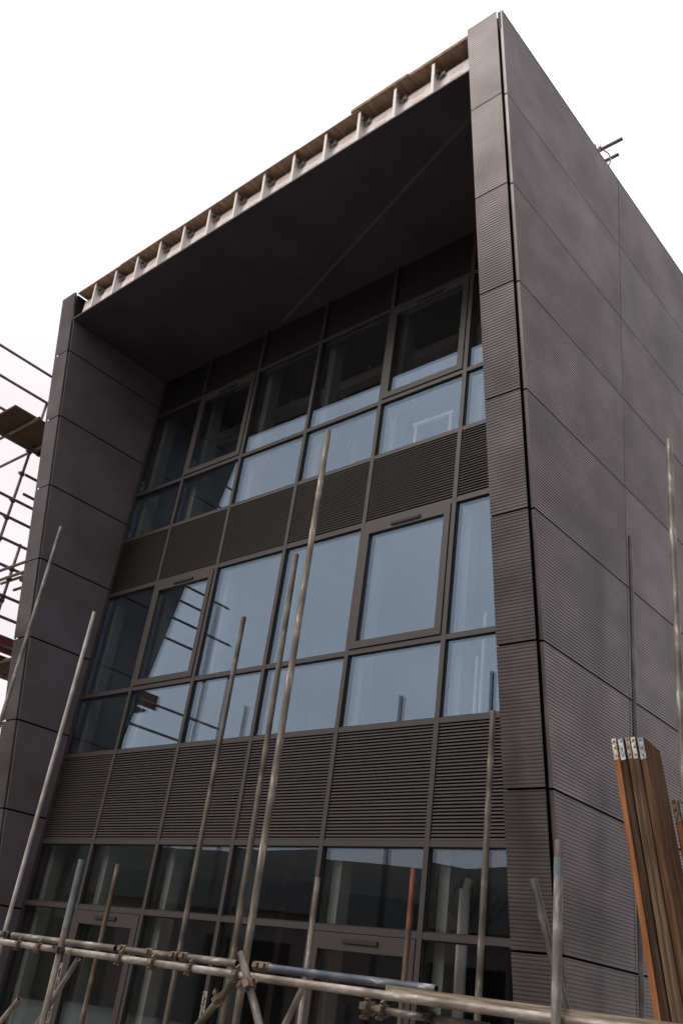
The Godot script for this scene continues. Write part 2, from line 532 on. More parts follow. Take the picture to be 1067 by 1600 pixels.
# every face carries the whole texture once
func uv_unit(m: ArrayMesh) -> ArrayMesh:
	var a := m.surface_get_arrays(0)
	var v: PackedVector3Array = a[Mesh.ARRAY_VERTEX]
	var uv := PackedVector2Array()
	var bb := m.get_aabb()
	for p in v:
		uv.append(Vector2((p.x - bb.position.x) / bb.size.x, 1.0 - (p.y - bb.position.y) / bb.size.y))
	a[Mesh.ARRAY_TEX_UV] = uv
	var out := ArrayMesh.new()
	out.add_surface_from_arrays(Mesh.PRIMITIVE_TRIANGLES, a)
	return out

func pane_at(parent: Node3D, called: String, x0: float, x1: float, y0: float, y1: float, z: float) -> void:
	var glass: Material = M.clear_glass if y1 < 2.9 else M.coating
	var o := part(called, box(Vector3(-(x1 - x0) / 2, -(y1 - y0) / 2, -0.014), Vector3((x1 - x0) / 2, (y1 - y0) / 2, 0.014)), glass, parent)
	o.position = Vector3((x0 + x1) / 2, (y0 + y1) / 2, z)
	o.rotation = Vector3(rng.randf_range(-0.0038, 0.0038), rng.randf_range(-0.0038, 0.0038), 0)

func frame_mesh(x0: float, x1: float, y0: float, y1: float, w: float, wt: float, z0: float, z1: float) -> ArrayMesh:
	var st := begin()
	box_in(st, Vector3(x0, y0, z0), Vector3(x0 + w, y1, z1))
	box_in(st, Vector3(x1 - w, y0, z0), Vector3(x1, y1, z1))
	box_in(st, Vector3(x0 + w, y0, z0), Vector3(x1 - w, y0 + w, z1))
	box_in(st, Vector3(x0 + w, y1 - wt, z0), Vector3(x1 - w, y1, z1))
	return finish(st)

func curtain_wall(b: Node3D) -> void:
	var half := 0.027
	var lv := {"a2": 9.518, "b2": 8.023, "c2": 7.211, "a1": 6.307, "b1": 4.766, "c1": 3.937, "a0": 2.841, "b0": 2.105, "sill": 0.12}
	var zfr := ZG + 0.004    # front face of the frames
	var zgl := ZG - 0.042    # panes set back
	for k in 7:
		var x: float = MX[k]
		var lo := x - half
		var hi := x + half
		if k == 0:
			lo = x + 0.002
			hi = x + 0.05
		if k == 6:
			lo = x - 0.05
			hi = x - 0.002
		part("mullion", box(Vector3(lo, 0.0, ZG - 0.14), Vector3(hi, SOFFIT - 0.002, zfr)), M.frame, b)
	for n in lv:
		var y: float = lv[n]
		for k in 6:
			var lo: float = MX[k] + (0.05 if k == 0 else half)
			var hi: float = MX[k + 1] - (0.05 if k == 5 else half)
			part("transom", box(Vector3(lo, y - half, ZG - 0.13), Vector3(hi, y + half, zfr - 0.003)), M.frame, b)
	var far_blades := begin()
	for k in 6:
		var lo: float = MX[k] + (0.05 if k == 0 else half)
		var hi: float = MX[k + 1] - (0.05 if k == 5 else half)
		var opens := k == 1 or k == 4
		# dark head panel under the soffit
		part("head_panel", box(Vector3(lo, lv.a2 + half, ZG - 0.08), Vector3(hi, SOFFIT - 0.004, ZG - 0.03)), M.head, b)
		for rng2 in [["a2", "b2", true], ["b2", "c2", false], ["a1", "b1", true], ["b1", "c1", false], ["a0", "b0", false], ["b0", "sill", false]]:
			var y1: float = lv[rng2[0]] - half
			var y0: float = lv[rng2[1]] + half
			if rng2[2] and opens:
				var w := part("window", frame_mesh(lo + 0.008, hi - 0.008, y0 + 0.008, y1 - 0.008, 0.078, 0.105, ZG - 0.09, zfr + 0.012), M.frame, b)
				pane_at(w, "pane", lo + 0.088, hi - 0.088, y0 + 0.088, y1 - 0.115, zgl + 0.01)
				var mid := (lo + hi) / 2
				var st := begin()
				box_in(st, Vector3(mid - 0.2, y1 - 0.078, zfr + 0.0125), Vector3(mid + 0.2, y1 - 0.048, zfr + 0.03))
				box_in(st, Vector3(mid - 0.19, y1 - 0.092, zfr + 0.0125), Vector3(mid + 0.19, y1 - 0.078, zfr + 0.02))
				part("trickle_vent", finish(st), M.gasket, w)
			elif rng2[1] == "sill" and opens:
				var w := part("door", frame_mesh(lo + 0.006, hi - 0.006, y0 + 0.006, y1 - 0.006, 0.095, 0.14, ZG - 0.09, zfr + 0.008), M.frame, b)
				pane_at(w, "pane", lo + 0.102, hi - 0.102, y0 + 0.102, y1 - 0.147, zgl + 0.01)
				var mid := (lo + hi) / 2
				part("trickle_vent", box(Vector3(mid - 0.2, y1 - 0.085, zfr + 0.0085), Vector3(mid + 0.2, y1 - 0.05, zfr + 0.028)), M.gasket, w)
			else:
				var st := begin()   # glazing gasket
				for e in [[lo, lo + 0.012, y0, y1], [hi - 0.012, hi, y0, y1], [lo + 0.012, hi - 0.012, y0, y0 + 0.012], [lo + 0.012, hi - 0.012, y1 - 0.012, y1]]:
					box_in(st, Vector3(e[0] + 0.0005, e[2] + 0.0005, zgl - 0.02), Vector3(e[1] - 0.0005, e[3] - 0.0005, zgl + 0.022))
				part("gasket", finish(st), M.gasket, b)
				pane_at(b, "glass_pane", lo + 0.0135, hi - 0.0135, y0 + 0.0135, y1 - 0.0135, zgl)
		# louvre panels with a blade each
		for l in [["c2", "a1", 25], ["c1", "a0", 34]]:
			var y1: float = lv[l[0]] - half
			var y0: float = lv[l[1]] + half
			var lp := part("louvre_panel", box(Vector3(lo, y0, ZG - 0.10), Vector3(hi, y1, ZG - 0.062)), M.louvre_back, b)
			var n: int = l[2]
			var p := (y1 - y0) / n
			var w := (hi - lo) - 0.006
			if l[2] == 25 and k < 3:
				for i in n:
					blade_in(far_blades, Vector3((lo + hi) / 2, y0 + (i + 0.35) * p, ZG - 0.005), w)
				continue
			var st := begin()
			blade_in(st, Vector3.ZERO, w)
			var blade := finish(st)
			for i in n:
				var s := part("slat", blade, M.slat, lp)
				s.position = Vector3((lo + hi) / 2, y0 + (i + 0.35) * p, ZG - 0.005 + rng.randf_range(-0.0012, 0.0012))
				s.rotation = Vector3(rng.randf_range(-0.05, 0.05), 0, rng.randf_range(-0.0006, 0.0006))
	var rest := part("slats", finish(far_blades), M.slat, b)
	rest.set_meta("kind", "stuff")

# one louvre blade: a front lip that leans in slightly, with a blade that rises inward behind it
func blade_in(st: SurfaceTool, at: Vector3, w: float) -> void:
	var p := func(x: float, y: float, z: float) -> Vector3: return at + Vector3(x * w / 2, y, z)
	hexa(st, [p.call(-1, -0.0065, 0.0), p.call(1, -0.0065, 0.0), p.call(1, 0.002, -0.001), p.call(-1, 0.002, -0.001), p.call(-1, -0.006, -0.004), p.call(1, -0.006, -0.004), p.call(1, 0.002, -0.006), p.call(-1, 0.002, -0.006)])
	hexa(st, [p.call(-1, 0.0022, -0.001), p.call(1, 0.0022, -0.001), p.call(1, 0.0105, -0.008), p.call(-1, 0.0105, -0.008), p.call(-1, 0.0022, -0.006), p.call(1, 0.0022, -0.006), p.call(1, 0.0105, -0.013), p.call(-1, 0.0105, -0.013)])
	hexa(st, [p.call(-1, 0.0107, -0.008), p.call(1, 0.0107, -0.008), p.call(1, 0.0165, -0.028), p.call(-1, 0.0165, -0.028), p.call(-1, 0.0085, -0.011), p.call(1, 0.0085, -0.011), p.call(1, 0.0145, -0.029), p.call(-1, 0.0145, -0.029)])

func interior(b: Node3D) -> void:
	var zb := -8.6
	part("floor_slab", box(Vector3(XL + 0.02, 0.0, zb), Vector3(XR - 0.02, 0.1, ZG - 0.16)), M.concrete, b)
	part("floor_slab", box(Vector3(XL + 0.02, 2.98, zb), Vector3(XR - 0.02, 3.3, ZG - 0.16)), M.interior, b)
	part("floor_slab", box(Vector3(XL + 0.02, 6.42, zb), Vector3(XR - 0.02, 6.75, ZG - 0.16)), M.interior, b)
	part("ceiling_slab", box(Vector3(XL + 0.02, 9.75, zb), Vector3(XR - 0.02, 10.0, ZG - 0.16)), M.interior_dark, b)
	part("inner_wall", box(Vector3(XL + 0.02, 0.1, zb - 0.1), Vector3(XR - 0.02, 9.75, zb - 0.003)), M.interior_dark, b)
	part("inner_wall", box(Vector3(XL - 0.1, 0.1, zb), Vector3(XL - 0.02, 9.75, -0.62)), M.block_pier, b)
	part("inner_wall", box(Vector3(XR + 0.02, 0.1, zb), Vector3(XR + 0.1, 9.75, -0.64)), M.interior, b)
	for f in [[0.1, 2.98, 0.11, 0.14], [3.3, 6.42, 0.08, 0.12], [6.75, 9.75, 0.11, 0.16]]:
		for k in 6:
			var x: float = MX[k] + 0.03
			if k == 0:
				x = XL + 0.03
			part("pier", box(Vector3(x, f[0] + 0.002, -0.62 - f[3]), Vector3(x + f[2], f[1] - 0.002, -0.60)), M.block_pier, b)
	# downstand beams and ceiling battens of the top storey
	M["interior_top"] = M.interior.duplicate()
	M.interior_top.albedo_color = lin(0.26, 0.25, 0.22)
	part("beam", box(Vector3(XL + 0.3, 9.30, -1.35), Vector3(XR - 0.3, 9.45, -1.2)), M.interior_top, b)
	for k in 9:
		var x := -7.2 + k * 0.8
		part("ceiling_batten", box(Vector3(x, 9.68, zb + 0.1), Vector3(x + 0.06, 9.748, -1.4)), M.interior_top, b)
	part("inner_post", box(Vector3(-2.05, 6.752, -1.9), Vector3(-1.97, 9.67, -1.82)), M.interior_top, b)
	part("inner_post", box(Vector3(-5.0, 6.752, -2.4), Vector3(-4.92, 9.67, -2.32)), M.interior_top, b)
	# room dividers added to darken the rooms
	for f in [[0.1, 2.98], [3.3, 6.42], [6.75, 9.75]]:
		part("added_partition", box(Vector3(-5.35, f[0] + 0.002, zb), Vector3(-5.25, f[1] - 0.08, -2.6)), M.interior_dark, b)
	# things that stand inside
	for r in [[-1.66, -0.95, 2.47, 0.055, "short blunt white roll standing inside beside the right door"], [-1.53, -0.95, 2.50, 0.035, "thin white roll between two thicker ones inside the glass"], [-1.42, -0.92, 2.55, 0.05, "tallest white roll with torn top inside the ground floor"]]:
		var o := thing("rolled_sheet", r[4], "roll", Vector3(r[0], 0.1, r[1]), "white rolls standing inside the ground floor")
		part("roll", tube_mesh(r[2] - 0.1, r[3], 0.012, 18), M.white_plastic, o)
		if r[3] > 0.04:
			var cap := part("torn_end", tube_mesh(0.09, r[3] * 0.7, 0.01, 9), M.white_plastic, o)
			cap.position = Vector3(0.012, r[2] - 0.1, 0)
			cap.rotation.z = -0.25
	for r in [[-1.63, 3.3, -0.92, 5.35, "taller white tube leaning inside the first floor window"], [-1.36, 3.3, -0.90, 5.18, "shorter white tube inside the first floor edge pane"], [-1.46, 3.3, -0.95, 4.75, "lowest white tube inside the first floor edge pane"]]:
		var o := thing("white_tube", r[4], "tube", Vector3(r[0], r[1], r[2]), "white tubes standing inside the first floor")
		part("tube", tube_mesh(r[3] - r[1], 0.018, 0.004, 10), M.white_plastic, o)
	var t := thing("trestle", "low white trestle inside the top floor window", "trestle", Vector3(-2.5, 6.75, -1.2))
	part("top_rail", box(Vector3(-0.32, 1.38, -0.03), Vector3(0.30, 1.43, 0.03)), M.white_plastic, t)
	for x in [-0.30, 0.24]:
		part("leg", box(Vector3(x, 0, -0.02), Vector3(x + 0.04, 1.378, 0.02)), M.white_plastic, t)

# ------------------------------------------------------------------------------------ ground and the far side of the yard
func setting() -> void:
	structure("ground", box(Vector3(-300, -0.3, -300), Vector3(300, 0, 300)), M.ground)
	# a low ridge of hills far behind the viewer
	var n := FastNoiseLite.new()
	n.seed = 4
	n.frequency = 0.02
	var st := begin()
	var prev := []
	for k in 61:
		var a := deg_to_rad(-110.0 + k * 3.0)
		var d := Vector3(sin(a), 0, cos(a))
		var t := clampf((k * 3.0 - 110.0 + 56.0) / 22.0, -1.0, 1.6)
		var h := 18.6 + 3.7 * t + 2.4 * n.get_noise_1d(k * 3.0 * 4.0)
		var row := [d * 120.0 + Vector3(0, -0.1, 0), d * 138.0 + Vector3(0, h * 0.72, 0), d * 150.0 + Vector3(0, h, 0), d * 190.0 + Vector3(0, -0.1, 0)]
		if k > 0:
			for q in 3:
				quad(st, prev[q], row[q], row[q + 1], prev[q + 1], Vector3.UP)
		prev = row
	structure("hills", finish(st), M.hill)

func opposite_side() -> void:
	var o := thing("warehouse", "long low dark warehouse across the yard, mirrored in the ground floor glass", "building", Vector3(-7.9, 0, 23.4))
	o.rotation.y = -0.305
	part("wall", box(Vector3(-60, 0, 0), Vector3(48, 3.9, 12)), M.brick_far, o)
	var st := begin()
	hexa(st, [Vector3(-60.3, 3.9, -0.3), Vector3(48.3, 3.9, -0.3), Vector3(48.3, 4.1, -0.3), Vector3(-60.3, 4.1, -0.3), Vector3(-60.3, 3.9, 12.3), Vector3(48.3, 3.9, 12.3), Vector3(48.3, 4.6, 12.3), Vector3(-60.3, 4.6, 12.3)])
	part("roof", finish(st), M.brick_far, o)
	part("unseen_neighbour", box(Vector3(11, 0, -75), Vector3(24, 8.2, -0.4)), M.brick_far, o)  # neighbouring building out of view, placed to darken the lower side wall
	for k in 12:
		part("roller_door", box(Vector3(-50 + k * 8.0, 0.0, -0.06), Vector3(-46.5 + k * 8.0, 3.0, -0.003)), M.gap, o)
	var tree := thing("bare_tree", "leafless tree behind the warehouse, mirrored in the ground floor glass", "tree", Vector3(-24.5, 0, 34.0))
	var ts := begin()
	var r := RandomNumberGenerator.new()
	r.seed = 3
	branch(ts, Vector3.ZERO, Vector3(0.02, 1, 0.03), 3.0, 0.16, 0, r, false)
	part("trunk", finish(ts), M.bark, tree)
	ts = begin()
	r.seed = 3
	branch(ts, Vector3.ZERO, Vector3(0.02, 1, 0.03), 3.0, 0.16, 0, r, true)
	part("crown", finish(ts), M.bark, tree)

func branch(st: SurfaceTool, a: Vector3, dir: Vector3, length: float, rad: float, depth: int, r: RandomNumberGenerator, crown: bool) -> void:
	var b := a + dir.normalized() * length
	if crown == (depth > 0):
		var t := along(a, b)
		for s in 5:
			var a0 := TAU * s / 5
			var a1 := TAU * (s + 1) / 5
			var n0 := t.basis * Vector3(cos(a0), 0, sin(a0))
			var n1 := t.basis * Vector3(cos(a1), 0, sin(a1))
			quad(st, a + n0 * rad, a + n1 * rad, b + n1 * rad * 0.65, b + n0 * rad * 0.65, n0 + n1)
	if depth < 6:
		for k in 3 if depth < 4 else 2:
			var d := (dir.normalized() + Vector3(r.randf_range(-0.8, 0.8), r.randf_range(-0.1, 0.5), r.randf_range(-0.8, 0.8))).normalized()
			branch(st, b, d, length * r.randf_range(0.58, 0.78), maxf(rad * 0.6, 0.012), depth + 1, r, crown)

# ------------------------------------------------------------------------------------ scaffold beside the left wall
func tube_part(called: String, parent: Node3D, a: Vector3, b: Vector3, m: Material, r := 0.02415) -> MeshInstance3D:
	var o := part(called, tube_mesh(a.distance_to(b), r), m, parent)
	o.transform = along(a, b)
	return o

func coupler_part(parent: Node3D, at: Vector3, axis: Vector3, m: Material, size := 1.0, collar := 1.0) -> void:
	# a hinged collar round the tube, its swivel block, bolt and nut
	var st := begin()
	var t := along(at, at + axis)
	for s in 10:
		var a0 := TAU * s / 10
		var a1 := TAU * (s + 1) / 10
		var r := 0.0315 * size
		var h := 0.021 * size * collar
		var p := []
		for y in [-h, h]:
			for q in [[a0, r], [a1, r], [a1, 0.025], [a0, 0.025]]:
				p.append(t * Vector3(cos(q[0]) * q[1], y, sin(q[0]) * q[1]))
		hexa(st, p)
	box_at(st, t * Transform3D(Basis(), Vector3(0.0, 0, 0.038) * size), Vector3(0.030, 0.040, 0.022) * size)
	if collar < 1.2:
		box_at(st, t * Transform3D(Basis(Vector3.UP, 0.4), Vector3(0.038, 0.0, 0.012) * size), Vector3(0.022, 0.026, 0.016) * size)
		box_at(st, t * Transform3D(Basis(Vector3.UP, 0.4), Vector3(0.040, 0.0, 0.03) * size), Vector3(0.012, 0.012, 0.045) * size)
		box_at(st, t * Transform3D(Basis(Vector3.UP, 0.9), Vector3(-0.038, 0.012, 0.03) * size), Vector3(0.016, 0.018, 0.036) * size)
	part("coupler", finish(st), m, parent)

func side_scaffold() -> void:
	var s := thing("scaffold", "tube scaffold with boarded lifts beside the left side wall", "scaffold", Vector3(-9.5, 0, 0))
	var tm: Material = M.tube_far
	# standards
	tube_part("standard", s, Vector3(0, 0, 0.634), Vector3(0, 8.86, 0.634), tm)
	tube_part("standard", s, Vector3(0.02, 0, 0.29), Vector3(0.02, 7.25, 0.29), M.tube_grey)
	tube_part("standard", s, Vector3(0, 8.9, 0.63), Vector3(0, 9.83, 0.63), tm)
	for z in [-1.8, -4.2]:
		tube_part("standard", s, Vector3(0, 0, z), Vector3(0, 11.2, z), tm)
	for z in [-1.8, -4.2]:
		tube_part("standard", s, Vector3(-1.25, 0, z), Vector3(-1.25, 11.2, z), tm)
	# ledgers that run along the side wall: height, near end, far end
	for l in [[10.305, 2.9, -5.0], [9.795, 2.9, -5.0], [9.258, 2.6, 0.1], [8.83, 2.6, -5.0], [8.385, 0.60, -5.0], [7.892, 3.24, -5.0], [7.575, 2.75, -5.0], [7.21, 3.46, -5.0], [6.80, 2.75, -5.0], [6.34, 0.9, -5.0], [6.02, 0.8, -5.0], [5.60, 3.44, -5.0], [5.15, 2.9, -5.0]]:
		tube_part("ledger", s, Vector3(0.045, l[0], l[1]), Vector3(0.045, l[0], l[2]), tm)
	tube_part("ledger", s, Vector3(0.1, 8.03, 0.555), Vector3(0.1, 8.03, -1.2), tm)
	for l in [[8.83, -1.0]]:
		tube_part("ledger", s, Vector3(-1.2, l[0], l[1]), Vector3(-1.2, l[0], -5.0), tm)
	# cross tubes that carry the boards
	for c in [[8.88, 0.585, -1.4, 0.32], [8.88, 1.1, -0.5, 1.0], [6.75, 0.42, -0.2, 0.9], [6.62, 0.36, -0.2, 0.9], [6.66, 0.22, -0.35, 0.9], [6.55, 0.1, -0.1, 0.9], [6.27, 0.30, -0.6, 0.02], [5.44, -0.1, -0.9, 0.6], [5.44, 1.3, -0.9, 0.6]]:
		tube_part("transom_tube", s, Vector3(c[2], c[0], c[1]), Vector3(c[3], c[0], c[1]), tm)
	# boards of the upper lift, with a short one at the wall side
	for k in 4:
		var x := -0.10 + k * 0.238
		var far := 1.455 + (0.012 if k % 2 == 0 else 0.0)
		if k == 3:
			far = 1.465
		part("board", box(Vector3(x, 8.93, -2.6), Vector3(x + 0.225, 8.968, far)), M.wood_under, s)
	for k in 4:
		var x := -0.95 + k * 0.238
		part("board", box(Vector3(x - 0.1, 5.47, -2.6), Vector3(x + 0.125, 5.508, 2.0)), M.wood_under, s)
	part("toe_board", box(Vector3(0.0, 5.51, -2.6), Vector3(0.038, 5.76, 2.1)), M.red_board, s)
	# couplers where tubes cross
	for c in [[8.82, 0.634], [7.892, 0.634], [7.575, 0.634], [7.21, 0.634], [8.39, 0.634]]:
		coupler_part(s, Vector3(0, c[0], c[1]), Vector3.UP, M.coupler_dark, 1.2)
	for c in [[6.80, 0.29], [6.64, 0.29], [6.34, 0.29], [6.27, 0.29], [5.95, 0.29]]:
		coupler_part(s, Vector3(0.02, c[0], c[1]), Vector3.UP, M.coupler_dark, 1.2)
	for c in [[8.83, 0.50], [6.7, 0.1], [6.02, -0.1], [5.2, -0.1]]:
		coupler_part(s, Vector3(0.045, c[0], c[1]), Vector3.BACK, M.coupler_dark, 1.1)
	# two tube ends beyond the right roof edge
	var r := thing("scaffold_pole", "upper of two tube ends sticking out beyond the right roof edge", "scaffold pole", Vector3(-1.6, 11.3, -0.983), "tube ends over the roof edge")
	tube_part("tube", r, Vector3.ZERO, Vector3(1.79, 0, 0), M.tube_far)
	coupler_part(r, Vector3(1.50, 0, 0), Vector3.RIGHT, M.band_pale, 0.9)
	r = thing("scaffold_pole", "lower, shorter tube end sticking out beyond the right roof edge", "scaffold pole", Vector3(-1.6, 11.3, -1.17), "tube ends over the roof edge")
	tube_part("tube", r, Vector3.ZERO, Vector3(1.65, 0, 0), M.tube_far)
	r = thing("scaffold_pole", "tube upright on the roof behind the parapet at the right", "scaffold pole", Vector3(-0.35, 10.803, -1.08))
	tube_part("tube", r, Vector3.ZERO, Vector3(0, 0.75, 0), M.tube_far)
	var c := thing("roof_clip", "small forked clip standing on the right roof edge", "clip", Vector3(0.0, 10.839, -0.62))
	part("prong", box(Vector3(-0.02, 0, -0.01), Vector3(0.0, 0.11, 0.01)), M.bracket, c)
	part("prong", box(Vector3(0.02, 0, 0.02), Vector3(0.035, 0.08, 0.035)), M.bracket, c)
	var rope := thing("rope_tie", "pale twisted tie hanging between the two roof tube ends", "rope", Vector3(-0.07, 11.28, -0.985))
	var pts := [Vector3(0, 0, 0), Vector3(0.05, -0.05, -0.05), Vector3(0.06, -0.12, -0.10), Vector3(0.0, -0.18, -0.14), Vector3(-0.01, -0.30, -0.16)]
	var st := begin()
	for k in 4:
		var t := along(pts[k], pts[k + 1])
		box_at(st, t * Transform3D(Basis(), Vector3(0, pts[k].distance_to(pts[k + 1]) / 2, 0)), Vector3(0.014, pts[k].distance_to(pts[k + 1]), 0.014))
	part("rope", finish(st), M.white_plastic, rope)

# ------------------------------------------------------------------------------------ tubes in front of the building
func pole(label: String, base: Vector3, top: Vector3, m: Material, r := 0.02415, group := "upright scaffold tubes in front of the facade") -> Node3D:
	var o := thing("scaffold_pole", label, "scaffold pole", base, group)
	tube_part("tube", o, Vector3.ZERO, top - base, m, r)
	return o

func lean(p: Vector3, q: Vector3) -> Vector3:
	# the point at ground height on the line from p through q
	return p + (q - p) * (p.y / (p.y - q.y))

func front_tubes() -> void:
	pole("grey tube in front of the left pier, crossing the frame's left edge", Vector3(-6.945, 0, 1.0), Vector3(-6.934, 6.615, 1.0), M.tube_grey)
	pole("bright silver tube leaning across the left inner wall panels", Vector3(-6.05, 0, 0.7), Vector3(-6.026, 5.342, 0.7), M.tube_silver)
	pole("olive brown tube with its top in the first floor window left of centre", Vector3(-3.03, 0, 0.83), Vector3(-3.034, 4.738, 0.83), M.tube_olive)
	pole("dark olive tube close to the left of the tallest pole", Vector3(-1.95, 0, 1.2), Vector3(-2.03, 5.048, 1.2), M.tube_olive)
	var p := pole("tallest pale weathered tube rising up to the top floor sill", Vector3(-1.345, 0, 1.66), Vector3(-1.389, 5.919, 1.66), M.tube_pale, 0.0255)
	coupler_part(p, Vector3(0.0, 1.62, 0), Vector3.UP, M.coupler, 1.2)
	p = pole("plain grey tan tube right beside the right pier", Vector3(-0.335, 0, 0.45), Vector3(-0.33, 3.66, 0.45), M.tube_olive)
	part("base_plate", box(Vector3(-0.075, 0, -0.075), Vector3(0.075, 0.006, 0.075)), M.coupler, p)
	pole("short whitish tube left of the right hand door", Vector3(-2.09, 0, 0.25), Vector3(-2.117, 2.434, 0.25), M.tube_bright, 0.0225)
	p = pole("blue grey tube with pale lower half at the left of the ledgers", Vector3(-3.19, 0, 1.85), Vector3(-3.228, 2.265, 1.85), M.tube_bright)
	var sl := part("painted_sleeve", tube_mesh(0.52, 0.0256, 0.001), M.tube_bluegrey, p)
	sl.transform = along(Vector3(-0.038, 2.265, 0) * (1.75 / 2.265), Vector3(-0.038, 2.265, 0))
	coupler_part(p, Vector3(-0.026, 1.61, 0), Vector3.UP, M.coupler_dark, 1.1)
	pole("thin rusty brown tube in front of the left door", Vector3(-4.90, 0, 0.3), Vector3(-4.90, 2.48, 0.3), M.tube_brown)
	pole("short brown tube standing in for a pole mirrored beside the left door", Vector3(-5.9, 0, 0.05), Vector3(-5.9, 2.18, 0.05), M.tube_brown, 0.02)  # solid tube modelled in place of a reflection of a tube out of view
	pole("long pale tube at the photo's right edge before the side wall", Vector3(1.10, 0, 0.4), Vector3(1.13, 5.73, 0.4), M.tube_pale)
	pole("slim grey tube behind the upright boards, close to the side wall", Vector3(0.2, 0, -0.9), Vector3(0.2, 5.70, -0.9), M.tube_darkgrey, 0.020)
	p = pole("pale grey tube with a blue taped top in front of the corner", Vector3(0.985, 0, 1.80), Vector3(0.998, 2.443, 1.80), M.tube_grey)
	sl = part("tape", tube_mesh(0.085, 0.0252, 0.0006), M.tape_blue, p)
	sl.position = Vector3(0.012, 2.27, 0)
	var a := Vector3(0.556, 2.321, 1.3)
	var q := Vector3(0.798, 1.6, 1.3)
	pole("dark green tube slanting behind the taped one", lean(a, q), a, M.tube_dark, 0.0245, "")
	pole("tube with an orange top in front of the right hand door", Vector3(-1.09, 0, 0.3), Vector3(-1.08, 2.1, 0.3), M.tube_brown, 0.0225, "")
	p = get_child(get_child_count() - 1)
	sl = part("orange_end", tube_mesh(0.42, 0.0226, 0.003), M.tube_orange, p)
	sl.position = Vector3(0.01, 2.1005, 0)
	pole("tube standing left of the view, seen only in the window glass", Vector3(-7.3, 0, 2.2), Vector3(-7.3, 5.43, 2.2), M.tube_grey)
	ledgers()

func ledger(label: String, x0: float, x1: float, y: float, z: float, m: Material, clips: Array, cm: Material, slope := 0.0) -> void:
	var o := thing("scaffold_ledger", label, "scaffold tube", Vector3(x0, y, z), "level tubes along the front")
	tube_part("tube", o, Vector3.ZERO, Vector3(x1 - x0, slope, 0), m)
	for c in clips:
		coupler_part(o, Vector3(c - x0, slope * (c - x0) / (x1 - x0), 0), Vector3(1, 0, 0), cm, 1.02, 1.0 if y < 1.65 else 1.7)

